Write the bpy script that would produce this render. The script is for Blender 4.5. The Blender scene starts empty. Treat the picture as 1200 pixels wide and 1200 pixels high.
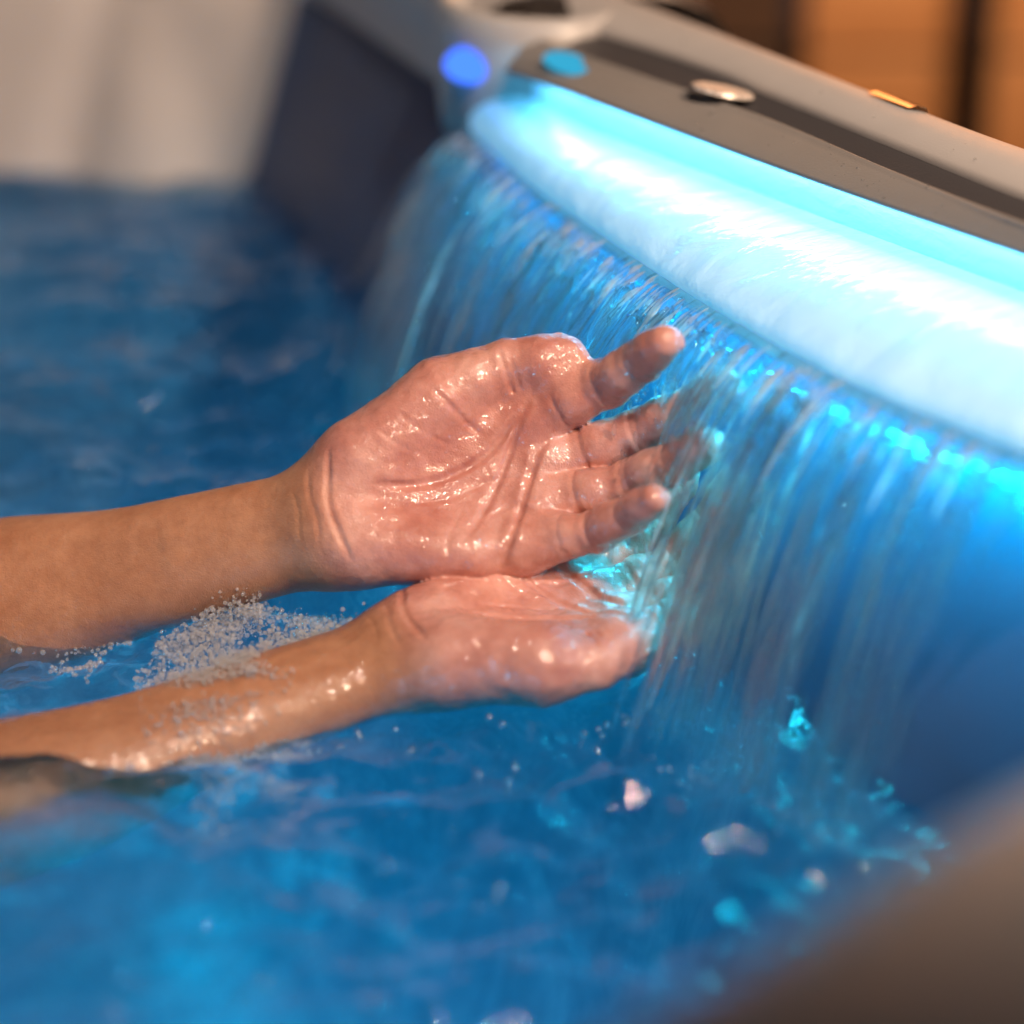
import bpy, bmesh, math, random
import numpy as np
from mathutils import Vector, Matrix
from mathutils.bvhtree import BVHTree
from mathutils import noise as mnoise

random.seed(7)
RNG = np.random.default_rng(11)
SC = bpy.context.scene
COL = SC.collection

# ------------------------------------------------------------------ camera
cam = bpy.data.cameras.new('camera')
cam.lens = 85.0
cam.sensor_width = 36.0
cam.clip_start = 0.02
cam.clip_end = 60.0
cam_o = bpy.data.objects.new('camera', cam)
COL.objects.link(cam_o)
cam_o.location = (0.0, 0.0, 0.46)
cam_o.rotation_euler = (math.radians(90 - 23), 0, 0)
cam.dof.use_dof = True
cam.dof.focus_distance = 1.045
cam.dof.aperture_fstop = 2.5
SC.camera = cam_o

# ------------------------------------------------------------------ world (dim evening room)
world = bpy.data.worlds.new('World')
SC.world = world
world.use_nodes = True
bg = world.node_tree.nodes['Background']
bg.inputs[0].default_value = (0.42, 0.40, 0.46, 1)
bg.inputs[1].default_value = 0.052


def area_light(name, loc, target, size, power, color, size_y=None, spread=None):
    l = bpy.data.lights.new(name, 'AREA')
    l.energy = power
    l.color = color
    l.size = size
    if spread:
        l.spread = math.radians(spread)
    if size_y:
        l.shape = 'RECTANGLE'
        l.size_y = size_y
    o = bpy.data.objects.new(name, l)
    COL.objects.link(o)
    o.location = loc
    o.rotation_euler = (Vector(target) - Vector(loc)).to_track_quat('-Z', 'Y').to_euler()
    return o


def spot_light(name, loc, target, power, color, angle, blend, radius):
    l = bpy.data.lights.new(name, 'SPOT')
    l.energy = power
    l.color = color
    l.spot_size = math.radians(angle)
    l.spot_blend = blend
    l.shadow_soft_size = radius
    o = bpy.data.objects.new(name, l)
    COL.objects.link(o)
    o.location = loc
    o.rotation_euler = (Vector(target) - Vector(loc)).to_track_quat('-Z', 'Y').to_euler()
    return o


# warm ceiling spot above and behind the camera, to its right, thrown on the hands and the waterfall unit
spot_light('ceiling_spot', (0.46, -0.12, 1.70), (0.04, 1.18, 0.05), 106, (1.0, 0.79, 0.63), 39, 0.5, 0.065)
# softer warm room light from the right, for the far wall
spot_light('soft_room_spot', (1.15, -0.55, 1.75), (-0.36, 1.75, 0.1), 230, (1.0, 0.70, 0.48), 36, 0.5, 0.20)
# the tub's own blue lamps below the water line
for loc, tgt, pw in (((-0.46, 0.18, -0.20), (-0.10, 0.75, -0.42), 2.6), ((0.05, 0.66, -0.14), (-0.25, 0.80, -0.42), 1.0),
                     ((-0.95, 0.75, -0.18), (-0.2, 1.0, -0.42), 2.0), ((-0.60, 1.50, -0.16), (-0.3, 1.1, -0.42), 0.9)):
    area_light('tub_lamp', loc, tgt, 0.16, pw * 0.78, (0.0, 0.57, 1.0), spread=120)

# ------------------------------------------------------------------ render settings
SC.view_settings.view_transform = 'Standard'
SC.view_settings.look = 'None'
SC.view_settings.exposure = 0.0
SC.view_settings.gamma = 1.0
SC.render.engine = 'CYCLES'
cy = SC.cycles
cy.use_denoising = True
cy.use_adaptive_sampling = True
cy.adaptive_threshold = 0.035
cy.denoiser = 'OPENIMAGEDENOISE'
cy.max_bounces = 11
cy.transmission_bounces = 9
cy.transparent_max_bounces = 64
cy.glossy_bounces = 6
cy.diffuse_bounces = 3
cy.caustics_refractive = True
cy.caustics_reflective = False
cy.blur_glossy = 0.3
cy.sample_clamp_indirect = 6.0


# ------------------------------------------------------------------ material helpers
class NT:
    def __init__(self, name):
        self.m = bpy.data.materials.new(name)
        self.m.use_nodes = True
        self.t = self.m.node_tree
        self.t.nodes.clear()
        self.out = self.t.nodes.new('ShaderNodeOutputMaterial')

    def n(self, kind, **kw):
        nd = self.t.nodes.new('ShaderNode' + kind)
        for k, v in kw.items():
            if k.startswith('_'):
                setattr(nd, k[1:], v)
            else:
                key = int(k[1:]) if (k[0] == 'i' and k[1:].isdigit()) else k.replace('__', ' ')
                if isinstance(v, bpy.types.NodeSocket):
                    self.t.links.new(v, nd.inputs[key])
                else:
                    nd.inputs[key].default_value = v
        return nd

    def link(self, a, b):
        self.t.links.new(a, b)

    def surf(self, sock):
        self.t.links.new(sock, self.out.inputs['Surface'])
        return self.m


def principled(name, color, rough=0.5, **kw):
    t = NT(name)
    p = t.n('BsdfPrincipled')
    p.inputs['Base Color'].default_value = (*color, 1)
    p.inputs['Roughness'].default_value = rough
    for k, v in kw.items():
        p.inputs[k.replace('__', ' ')].default_value = v
    return t.surf(p.outputs[0]), t, p


def ramp(t, fac, stops):
    r = t.n('ValToRGB', Fac=fac)
    el = r.color_ramp.elements
    while len(el) < len(stops):
        el.new(0.5)
    for e, (p, c) in zip(el, stops):
        e.position = p
        e.color = (*c, 1) if len(c) == 3 else c
    return r.outputs[0]


def mesh_obj(name, verts, faces, mat, parent=None, smooth=True):
    me = bpy.data.meshes.new(name)
    me.from_pydata([tuple(map(float, v)) for v in verts], [], faces)
    me.update()
    if smooth:
        me.shade_smooth()
    if mat:
        me.materials.append(mat)
    o = bpy.data.objects.new(name, me)
    COL.objects.link(o)
    if parent:
        o.parent = parent
    return o


def bm_obj(name, bm, mat, parent=None, smooth=True):
    me = bpy.data.meshes.new(name)
    bmesh.ops.recalc_face_normals(bm, faces=bm.faces)
    bm.to_mesh(me)
    bm.free()
    if smooth:
        me.shade_smooth()
    if mat:
        me.materials.append(mat)
    o = bpy.data.objects.new(name, me)
    COL.objects.link(o)
    if parent:
        o.parent = parent
    return o


def empty(name, loc=(0, 0, 0)):
    o = bpy.data.objects.new(name, None)
    o.empty_display_size = 0.05
    COL.objects.link(o)
    o.location = loc
    return o


def tag(o, label=None, cat=None, group=None, kind=None):
    if label: o['label'] = label
    if cat: o['category'] = cat
    if group: o['group'] = group
    if kind: o['kind'] = kind
    return o


def volume(Vv, Q):
    c = Vv[Q]
    return sum(float(np.einsum('ij,ij->i', c[:, 0], np.cross(c[:, k], c[:, k + 1])).sum()) for k in range(1, Q.shape[1] - 1))


def outward(Vv, Q):
    return Q if volume(Vv - Vv.mean(0), Q) > 0 else Q[:, ::-1]


def fast_mesh(name, verts, quads, mat, parent=None):
    """verts (N,3), quads (M,4) numpy arrays -> smooth shaded mesh object"""
    me = bpy.data.meshes.new(name)
    nv, nf = len(verts), len(quads)
    k = quads.shape[1]
    me.vertices.add(nv)
    me.vertices.foreach_set('co', np.ascontiguousarray(verts, dtype=np.float32).ravel())
    me.loops.add(nf * k)
    me.loops.foreach_set('vertex_index', np.ascontiguousarray(quads, dtype=np.int32).ravel())
    me.polygons.add(nf)
    me.polygons.foreach_set('loop_start', np.arange(0, nf * k, k, dtype=np.int32))
    me.update(calc_edges=True)
    me.validate()
    me.shade_smooth()
    if mat:
        me.materials.append(mat)
    o = bpy.data.objects.new(name, me)
    COL.objects.link(o)
    if parent:
        o.parent = parent
    return o


def catmull(pts, n):
    """resample a polyline of control points as a smooth curve with n points, even in arc length"""
    P = np.array(pts, float)
    Q = np.vstack([2 * P[0] - P[1], P, 2 * P[-1] - P[-2]])
    out = []
    for i in range(1, len(Q) - 2):
        for t in np.linspace(0, 1, 24, endpoint=False):
            a, b, c, d = Q[i - 1], Q[i], Q[i + 1], Q[i + 2]
            out.append(0.5 * ((2 * b) + (c - a) * t + (2 * a - 5 * b + 4 * c - d) * t * t
                              + (3 * b - a - 3 * c + d) * t ** 3))
    out.append(Q[-2])
    out = np.array(out)
    s = np.concatenate([[0], np.cumsum(np.linalg.norm(np.diff(out, axis=0), axis=1))])
    u = np.linspace(0, s[-1], n)
    return np.stack([np.interp(u, s, out[:, k]) for k in range(out.shape[1])], 1)


# smooth value noise in numpy (for geometry)
_PERM = RNG.permutation(256)
_VALS = RNG.random(256) * 2 - 1


def vnoise(P):
    P = np.asarray(P, float)
    i = np.floor(P).astype(int)
    f = P - i
    u = f * f * f * (f * (f * 6 - 15) + 10)
    r = 0
    for dx in (0, 1):
        for dy in (0, 1):
            for dz in (0, 1):
                h = _PERM[(_PERM[(_PERM[(i[:, 0] + dx) & 255] + i[:, 1] + dy) & 255] + i[:, 2] + dz) & 255]
                w = (u[:, 0] if dx else 1 - u[:, 0]) * (u[:, 1] if dy else 1 - u[:, 1]) * (u[:, 2] if dz else 1 - u[:, 2])
                r = r + _VALS[h] * w
    return r


def fbm(P, octv=3):
    r, a = 0, 1.0
    for k in range(octv):
        r = r + a * vnoise(P * (2.03 ** k) + 17.3 * k)
        a *= 0.5
    return r


def sstep(a, b, x):
    t = np.clip((x - a) / (b - a), 0, 1)
    return t * t * (3 - 2 * t)

# ================================================================== materials of the tub
def acrylic(name, col, rough, bump=0.0, mottle=0.06, coat=0.0):
    t = NT(name)
    tc = t.n('TexCoord')
    nz = t.n('TexNoise', Vector=tc.outputs['Object'], Scale=9.0, Detail=4.0, Roughness=0.6)
    fine = t.n('TexNoise', Vector=tc.outputs['Object'], Scale=900.0, Detail=2.0)
    c = ramp(t, nz.outputs[0], [(0.3, tuple(v * (1 - mottle) for v in col)), (0.7, tuple(min(1, v * (1 + mottle)) for v in col))])
    p = t.n('BsdfPrincipled', Roughness=rough)
    t.link(c, p.inputs['Base Color'])
    p.inputs['Coat Weight'].default_value = coat
    p.inputs['Coat Roughness'].default_value = 0.12
    rr = t.n('MapRange', Value=nz.outputs[0])
    rr.inputs[3].default_value = rough * 0.75
    rr.inputs[4].default_value = rough * 1.25
    t.link(rr.outputs[0], p.inputs['Roughness'])
    if bump:
        b = t.n('Bump', Strength=bump, Distance=0.0004, Height=fine.outputs[0])
        t.link(b.outputs[0], p.inputs['Normal'])
    return t.surf(p.outputs[0])


M_shell = acrylic('pearl_acrylic', (0.53, 0.48, 0.45), 0.36)
def marbled():
    """spa acrylic with the usual swirled marble pattern"""
    t = NT('marbled_acrylic')
    tc = t.n('TexCoord')
    nz = t.n('TexNoise', Vector=tc.outputs['Object'], Scale=11.0, Detail=5.0, Roughness=0.62, Distortion=1.6)
    p = t.n('BsdfPrincipled', Roughness=0.35)
    t.link(ramp(t, nz.outputs[0], [(0.30, (0.05, 0.12, 0.19)), (0.50, (0.11, 0.21, 0.31)), (0.68, (0.24, 0.36, 0.46))]), p.inputs['Base Color'])
    return t.surf(p.outputs[0])


M_basin = marbled()
M_shell_shade = acrylic('shaded_shell_acrylic', (0.046, 0.082, 0.165), 0.55)  # pale shell's blue shade along the waterfall side, put into the base colour
M_rim = acrylic('grey_acrylic', (0.50, 0.47, 0.46), 0.34, bump=0.25)
M_bezel = acrylic('satin_grey_plastic', (0.26, 0.24, 0.23), 0.42, bump=0.35)
M_channel = acrylic('dark_grey_plastic', (0.060, 0.056, 0.060), 0.45, bump=0.3)


def emitter(name, col, strength):
    t = NT(name)
    e = t.n('Emission', Strength=strength)
    e.inputs[0].default_value = (*col, 1)
    return t.surf(e.outputs[0])


M_led = emitter('cyan_led', (0.16, 0.62, 1.0), 34.0)
M_led_added = emitter('added_cyan_led', (0.01, 0.70, 1.0), 112.0)
M_blue_led = emitter('blue_led', (0.05, 0.17, 1.0), 2.0)
M_screen = emitter('cyan_display', (0.05, 0.50, 0.80), 0.85)


def make_lip_mat():
    """white translucent acrylic, lit from within at its back edge, a film of running water on it"""
    t = NT('lit_acrylic_lip')
    uv = t.n('UVMap')
    mp = t.n('Mapping', Vector=uv.outputs[0])
    mp.inputs['Scale'].default_value = (46, 3.2, 1)
    n1 = t.n('TexNoise', Vector=mp.outputs[0], Scale=1.0, Detail=5.0, Roughness=0.55, Distortion=0.5)
    mp2 = t.n('Mapping', Vector=uv.outputs[0])
    mp2.inputs['Scale'].default_value = (120, 5, 1)
    n2 = t.n('TexNoise', Vector=mp2.outputs[0], Scale=1.0, Detail=3.0, Distortion=0.3)
    add = t.n('Math', _operation='MULTIPLY_ADD')
    t.link(n2.outputs[0], add.inputs[0]); add.inputs[1].default_value = 0.35
    t.link(n1.outputs[0], add.inputs[2])
    b = t.n('Bump', Strength=0.4, Distance=0.0045, Height=add.outputs[0])
    p = t.n('BsdfPrincipled', Roughness=0.35)
    p.inputs['Base Color'].default_value = (0.52, 0.66, 0.72, 1)
    p.inputs['Coat Weight'].default_value = 1.0
    p.inputs['Coat Roughness'].default_value = 0.03
    t.link(b.outputs[0], p.inputs['Normal'])
    t.link(b.outputs[0], p.inputs['Coat Normal'])
    p.inputs['Emission Color'].default_value = (0.06, 0.42, 0.75, 1)
    p.inputs['Emission Strength'].default_value = 0.9
    return t.surf(p.outputs[0])


M_lip = make_lip_mat()

# ================================================================== hot tub
tub = empty('hot_tub', (-0.45, 0.9, -0.75))
tag(tub, 'grey hot tub with pale sculpted walls, grey top rim and a lit waterfall unit', 'hot tub')
TUB_INV = Matrix.Translation((0.45, -0.9, 0.75))


def tub_part(o):
    o.parent = tub
    o.matrix_parent_inverse = TUB_INV
    return o


def loft(name, rows, mat, closed_u=False, uv=False, flip=False):
    """rows: list of (n,3) arrays, joined in order"""
    n = len(rows[0])
    Vv = np.concatenate(rows)
    F = []
    for r in range(len(rows) - 1):
        for i in range(n if closed_u else n - 1):
            j = (i + 1) % n
            q = (r * n + i, r * n + j, (r + 1) * n + j, (r + 1) * n + i)
            F.append(q[::-1] if flip else q)
    o = mesh_obj(name, Vv, F, mat)
    if uv:
        u = o.data.uv_layers.new(name='UVMap')
        vi = np.zeros(len(o.data.loops), int)
        o.data.loops.foreach_get('vertex_index', vi)
        arc = np.concatenate([[0], np.cumsum(np.linalg.norm(np.diff(rows[0], axis=0), axis=1))])
        uvs = np.stack([arc[vi % n], (vi // n) / (len(rows) - 1)], 1)
        u.data.foreach_set('uv', uvs.ravel())
    return o


# water line in plan (counter-clockwise seen from above would run the other way; outward is to the right of travel reversed)
BASE = [(0.222, 0.685), (0.181, 0.7645), (0.135, 0.842), (0.06, 1.0), (-0.045, 1.276), (-0.115, 1.48), (-0.172, 1.640),
        (-0.190, 1.676), (-0.222, 1.694), (-0.376, 1.730), (-0.70, 1.76), (-0.98, 1.68), (-1.15, 1.42), (-1.18, 1.0), (-1.10, 0.5),
        (-0.85, 0.14), (-0.55, 0.02), (-0.30, 0.14), (-0.006, 0.423), (0.052, 0.483), (0.150, 0.575), (0.210, 0.635)]
NB = 420
ring = catmull([(*p, 0) for p in BASE + BASE[:1]], NB + 1)[:-1, :2]


def normals2(P):
    T = np.roll(P, -1, 0) - np.roll(P, 1, 0)
    T = T / np.linalg.norm(T, axis=1)[:, None]
    return np.stack([T[:, 1], -T[:, 0]], 1)


nrm = normals2(ring)
cen = ring.mean(0)
if np.mean(np.einsum('ij,ij->i', nrm, ring - cen)) < 0:
    nrm = -nrm
for _ in range(6):          # soften the normals so that offsets do not fold at corners
    nrm = nrm + 0.6 * (np.roll(nrm, 1, 0) + np.roll(nrm, -1, 0))
    nrm /= np.linalg.norm(nrm, axis=1)[:, None]


def level(z, off, sculpt=0.0):
    o = np.full(len(ring), off)
    if sculpt:
        x, y = ring[:, 0], ring[:, 1]
        far = sstep(1.60, 1.69, y) * sstep(-0.19, -0.24, x)
        g = np.exp(-((x + 0.327 - 0.2 * z) / 0.018) ** 2) * 0.013 + np.exp(-((x + 0.205 + 0.6 * z) / 0.022) ** 2) * 0.013 \
            - np.exp(-((x + 0.262 + 0.2 * z) / 0.03) ** 2) * 0.006
        o = o + sculpt * far * g
    P = ring + nrm * o[:, None]
    return np.column_stack([P, np.full(len(P), z)])


def bowl(z, w):
    P = level(z, -0.085)
    P[:, :2] = P[:, :2] * (1 - w) + cen * w
    return P


wall_rows = [bowl(-0.422, 0.55), bowl(-0.418, 0.35), bowl(-0.405, 0.22), bowl(-0.38, 0.12), bowl(-0.345, 0.05), level(-0.30, -0.085), level(-0.16, -0.045), level(-0.06, -0.018, 0.6),
             level(0.0, 0.0, 1.0), level(0.05, 0.020, 1.0), level(0.10, 0.040, 1.0), level(0.128, 0.050, 0.8), level(0.138, 0.060, 0.4)]
i0, i1 = sorted((int(np.argmin(np.hypot(ring[:, 0] + 0.190, ring[:, 1] - 1.676))), int(np.argmin(np.hypot(ring[:, 0] - 0.150, ring[:, 1] - 0.575)))))
seg = np.arange(i0, i1 + 1)
rest = np.concatenate([np.arange(i1, NB), np.arange(0, i0 + 1)])
if ring[seg][:, 0].min() < -0.6:
    seg, rest = rest, seg
wall_rows0 = bowl(-0.422, 0.55)
tub_part(loft('basin', wall_rows[:8] + [level(-0.012, -0.0036, 0.9)], M_basin, closed_u=True))
wall_rows = wall_rows[7:]
tub_part(loft('inner_wall', [r[rest] for r in [level(-0.012, -0.0036, 0.9)] + wall_rows[1:]], M_shell))
tub_part(loft('waterfall_wall', [r[seg] for r in [level(-0.012, -0.0036)] + wall_rows[1:]], M_shell_shade))
fl = wall_rows0
c0 = np.array([[cen[0], cen[1], -0.423]])
tub_part(mesh_obj('floor_pan', np.vstack([fl, c0]), [(i, (i + 1) % NB, NB) for i in range(NB)], M_basin))
def near_idx(x, y):
    return int(np.argmin((ring[:, 0] - x) ** 2 + (ring[:, 1] - y) ** 2))


# rim: rolled inner edge, flat top, outer skirt, everywhere but along the waterfall unit
i_near, i_far = near_idx(0.222, 0.685), near_idx(-0.062, 1.325)
print('rim idx', i_near, i_far)
ridx = np.arange(i_far, i_near + NB + 1) if i_far > i_near else np.arange(i_near, i_far)
ridx = ridx % NB


def rl(z, off):
    return np.column_stack([(ring + nrm * off)[ridx], np.full(len(ridx), z)])


prof = [(0.128, 0.052), (0.145, 0.054), (0.160, 0.052), (0.172, 0.046), (0.183, 0.045), (0.193, 0.051), (0.199, 0.062), (0.201, 0.080),
        (0.198, 0.120), (0.192, 0.165), (0.184, 0.185), (0.170, 0.196), (0.140, 0.200), (-0.70, 0.190)]
tub_part(loft('rim', [rl(z, o) for z, o in prof], M_rim))

# ------------------------------------------------------------------ waterfall unit
A_PTS = [(-0.0235, 1.292, .140), (-0.0195, 1.272, .140), (0.0085, 1.1729, .140), (0.0398, 1.0876, .140), (0.0641, 1.0239, .140), (0.0894, 0.9643, .140),
         (0.1321, 0.8807, .140), (0.1858, 0.8073, .140), (0.235, 0.745, .140), (0.268, 0.695, .140)]
B_PTS = [(-0.004, 1.262, .176), (0.0172, 1.2088, .182), (0.0418, 1.1684, .182), (0.0796, 1.1074, .182), (0.114, 1.0518, .182), (0.158, 0.982, .182),
         (0.2019, 0.9136, .182), (0.258, 0.826, .182), (0.300, 0.760, .182)]
C_PTS = [(0.0105, 1.2860, .190), (0.0350, 1.2340, .191), (0.0595, 1.1939, .191), (0.1178, 1.0968, .191), (0.1634, 1.0008, .191), (0.2050, 0.9220, .191),
         (0.262, 0.833, .191), (0.304, 0.767, .191)]
D_PTS = [(0.0300, 1.3080, .194), (0.0490, 1.2730, .195), (0.0686, 1.2412, .195), (0.0973, 1.1894, .195), (0.1217, 1.1362, .195), (0.1693, 1.0334, .195), (0.2110, 0.9492, .195),
         (0.270, 0.856, .195), (0.314, 0.788, .195)]
E_PTS = [(0.0280, 1.415, .200), (0.0656, 1.3324, .200), (0.1096, 1.2384, .200), (0.1293, 1.1958, .200), (0.1789, 1.0881, .200), (0.2230, 0.9997, .200),
         (0.288, 0.898, .200), (0.336, 0.826, .200)]
NS = 240
cA, cB, cC, cD, cE = [catmull(p, NS) for p in (A_PTS, B_PTS, C_PTS, D_PTS, E_PTS)]


def lerp(a, b, t, dz=0.0):
    r = a * (1 - t) + b * t
    r = r.copy()
    r[:, 2] += dz
    return r


def shift(a, d, dz):
    """move a row of points horizontally towards the outside by d and up by dz"""
    T = np.gradient(a, axis=0)[:, :2]
    T = T / np.linalg.norm(T, axis=1)[:, None]
    N = np.stack([-T[:, 1], T[:, 0]], 1)          # rows run from far to near: outside is +x
    r = a.copy()
    r[:, :2] += N * d
    r[:, 2] += dz
    return r


TL = np.gradient(cA, axis=0)[:, :2]
TL = TL / np.linalg.norm(TL, axis=1)[:, None]
OUTN = np.stack([-TL[:, 1], TL[:, 0]], 1)
if OUTN[:, 0].mean() < 0:
    OUTN = -OUTN
    _shift0 = shift
    shift = lambda a, d, dz: _shift0(a, -d, dz)

# the rounded acrylic lip the water rolls over
back = shift(cB, 0.016, 0.0)
back[:, 2] = 0.160
sN = np.linspace(0, 1, NS)
rows = []
for k in range(15):
    ph = k / 14 * math.pi / 2
    w = math.sin(ph) ** 1.15
    r = back * (1 - w) + cA * w
    r[:, 2] = 0.140 + (0.160 - 0.140) * math.cos(ph) ** 0.9 if k < 14 else 0.140
    # ripples of the running film
    q = np.column_stack([sN * 34, np.full(NS, k * 0.16), np.zeros(NS)])
    r[:, 2] += 0.0009 * fbm(q, 2) * math.sin(ph)
    rows.append(r)
rows += [shift(cA, 0.0, -0.006), shift(cA, 0.0015, -0.0085), shift(cA, 0.003, -0.0085), shift(cA, 0.005, -0.0045), shift(cA, 0.020, -0.0045), shift(cA, 0.034, -0.012)]
LIP = loft('waterfall_lip', rows, M_lip, uv=True)
tub_part(LIP)
# back wall of the slot and the strip of lights hidden under the cover
slot_rows = [shift(back, 0.0, -0.004), shift(back, 0.001, 0.010), shift(cB, 0.018, 0.001)]
tub_part(loft('slot_wall', slot_rows, M_lip, uv=True))
sl = slice(8, NS)
led_c = shift(cB, 0.0125, 0.0015)
s0 = led_c[sl]
led_rows = [shift(led_c, -0.0035, 0.0)[sl], shift(led_c, -0.002, -0.0025)[sl], shift(led_c, 0.002, -0.0025)[sl], shift(led_c, 0.0035, 0.0)[sl]]
tub_part(loft('hidden_light_strip', led_rows, M_led))
low = shift(cA, 0.011, -0.0085)  # second strip, unseen, added under the lip to light strands and fingers cyan
tub_part(loft('hidden_light_strip', [shift(low, -0.004, 0.0015)[4:], shift(low, -0.003, -0.002)[4:], shift(low, 0.002, -0.002)[4:]], M_led_added))
# cover: satin plate, its raised edge, the dark channel, the outer rim and the skirt behind
plate = [shift(cB, 0.004, 0.0004), shift(cB, 0.001, -0.0012), shift(cB, 0.0, 0.0), shift(cB, 0.0012, 0.0014)]
plate += [lerp(shift(cB, 0.0012, 0.0014), cC, t, 0.0012 * math.sin(math.pi * t)) for t in (0.25, 0.5, 0.75)]
plate += [shift(cC, -0.0016, -0.0004), shift(cC, -0.0006, 0.0006), shift(cC, 0.0004, 0.0006), shift(cC, 0.0016, -0.0010), shift(cC, 0.0016, -0.004)]
tub_part(loft('cover_plate', plate, M_bezel))
chan = [shift(cC, 0.0014, -0.0035), lerp(shift(cC, 0.0014, -0.0035), cD, 0.35, -0.0020), lerp(cC, cD, 0.7, -0.0030), shift(cD, 0.0, -0.0035), shift(cD, 0.002, -0.0025)]
tub_part(loft('speaker_channel', chan, M_channel))
outr = [shift(cD, 0.0010, -0.0040), shift(cD, 0.0012, -0.0012), shift(cD, 0.0030, 0.0012), lerp(cD, cE, 0.4, 0.0032), lerp(cD, cE, 0.75, 0.0030), shift(cE, -0.004, 0.0008),
        cE, shift(cE, 0.004, -0.003), shift(cE, 0.008, -0.010), shift(cE, 0.012, -0.03), shift(cE, 0.02, -0.90)]
tub_part(loft('outer_rim', outr, M_rim))

# rounded end of the unit with a raised bead and a recessed dish
def puck(name, c, rx, ry, rot, prof, mat, seg=56):
    rws = []
    a = np.linspace(0, 2 * math.pi, seg, endpoint=False)
    for rad, z in prof:
        x, y = np.cos(a) * rx * rad, np.sin(a) * ry * rad
        rws.append(np.column_stack([c[0] + x * math.cos(rot) - y * math.sin(rot), c[1] + x * math.sin(rot) + y * math.cos(rot), np.full(seg, z)]))
    o = loft(name, rws, mat, closed_u=True)
    return tub_part(o)


rot_u = math.atan2(0.40, -0.19)
puck('end_dish', (0.010, 1.338), 0.068, 0.050, rot_u,
     [(0.80, 0.120), (0.93, 0.128), (0.97, 0.145), (0.99, 0.170), (1.0, 0.185), (0.97, 0.196), (0.90, 0.2005), (0.82, 0.198), (0.76, 0.190), (0.70, 0.184), (0.5, 0.181), (0.01, 0.180)], M_rim)
# blue indicator lamp on the end of the unit
bmL = bmesh.new()
bmesh.ops.create_uvsphere(bmL, u_segments=20, v_segments=12, radius=0.0125)
lamp = bm_obj('indicator_lamp', bmL, M_blue_led)
lamp.location = (-0.0215, 1.302, 0.171)
lamp.scale = (1.25, 1.25, 0.8)
tub_part(lamp)
# glowing oval display on the cover plate
bmD = bmesh.new()
bmesh.ops.create_cone(bmD, cap_ends=True, segments=40, radius1=0.0155, radius2=0.0140, depth=0.002)
disp = bm_obj('control_display', bmD, M_screen, smooth=False)
disp.location = (0.0292, 1.2225, 0.1895)
disp.rotation_euler = (0, math.radians(-4), rot_u)
disp.scale = (1.35, 0.72, 1)
tub_part(disp)
disp['label'] = 'glowing cyan oval display'
# round polished badge in the channel
tB = NT('brushed_badge')
tcB = tB.n('TexCoord')
mpB = tB.n('Mapping', Vector=tcB.outputs['Object'])
mpB.inputs['Scale'].default_value = (1700, 40, 1)
nB = tB.n('TexNoise', Vector=mpB.outputs[0], Scale=0.6, Detail=3.0)
pB = tB.n('BsdfPrincipled', Roughness=0.28)
pB.inputs['Metallic'].default_value = 0.25
tB.link(ramp(tB, nB.outputs[0], [(0.36, (0.16, 0.13, 0.13)), (0.46, (0.80, 0.70, 0.62)), (0.7, (0.92, 0.84, 0.76))]), pB.inputs['Base Color'])
M_badge = tB.surf(pB.outputs[0])
bmB = bmesh.new()
bmesh.ops.create_cone(bmB, cap_ends=True, segments=48, radius1=0.0155, radius2=0.0148, depth=0.0018)
bmesh.ops.bevel(bmB, geom=[e for e in bmB.edges if all(v.co.z > 0 for v in e.verts)], offset=0.0006, segments=2, affect='EDGES')
badge = bm_obj('badge', bmB, M_badge, smooth=False)
badge.location = (0.1005, 1.1400, 0.1945)
badge.rotation_euler = (math.radians(-2), math.radians(11), 0.2)
tub_part(badge)
# shiny clip on the outer rim
clip_rows = [shift(cE, -0.0085, 0.0030)[123:136], shift(cE, -0.0040, 0.0034)[123:136], shift(cE, 0.0008, 0.0020)[123:136], shift(cE, 0.002, -0.0008)[123:136]]
mclip, _, _ = principled('polished_metal', (0.95, 0.80, 0.55), 0.12, Metallic=1.0)
tub_part(loft('trim_clip', clip_rows, mclip))

# beads of splashed water on the cover plate and the rim
dv, df = [], []
_bm = bmesh.new(); bmesh.ops.create_uvsphere(_bm, u_segments=8, v_segments=6, radius=1.0)
_v = np.array([x.co[:] for x in _bm.verts]); _f = [[x.index for x in fc.verts] for fc in _bm.faces]; _bm.free()
for k in range(110):
    i = RNG.integers(20, 190)
    u = RNG.random()
    if k % 3:
        p = cB[i] * (1 - u) + cC[i] * u + np.array([0, 0, 0.0012 * math.sin(math.pi * u) + 0.0006])
    else:
        w = 0.1 + 0.8 * u
        p = cD[i] * (1 - w) + cE[i] * w + np.array([0, 0, 0.0030])
    r = 0.00025 * (4.5 ** (RNG.random() ** 2.2))
    n0 = sum(len(x) for x in dv)
    dv.append(p + _v * np.array([r, r * RNG.uniform(0.8, 1.3), r * 0.6]))
    df += [[q + n0 for q in f] for f in _f]
tD = NT('water_bead')
lwD = tD.n('LayerWeight', Blend=0.3)
glD = tD.n('BsdfGlossy', Roughness=0.3); trD = tD.n('BsdfTransparent')
fD = tD.n('Math', _operation='MULTIPLY_ADD'); tD.link(lwD.outputs['Facing'], fD.inputs[0]); fD.inputs[1].default_value = 0.3; fD.inputs[2].default_value = 0.12
mxD = tD.n('MixShader', Fac=fD.outputs[0]); tD.link(trD.outputs[0], mxD.inputs[1]); tD.link(glD.outputs[0], mxD.inputs[2])
mdrop = tD.surf(mxD.outputs[0])
beads = tub_part(mesh_obj('water_beads', np.concatenate(dv), df, mdrop))
beads['kind'] = 'stuff'

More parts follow.
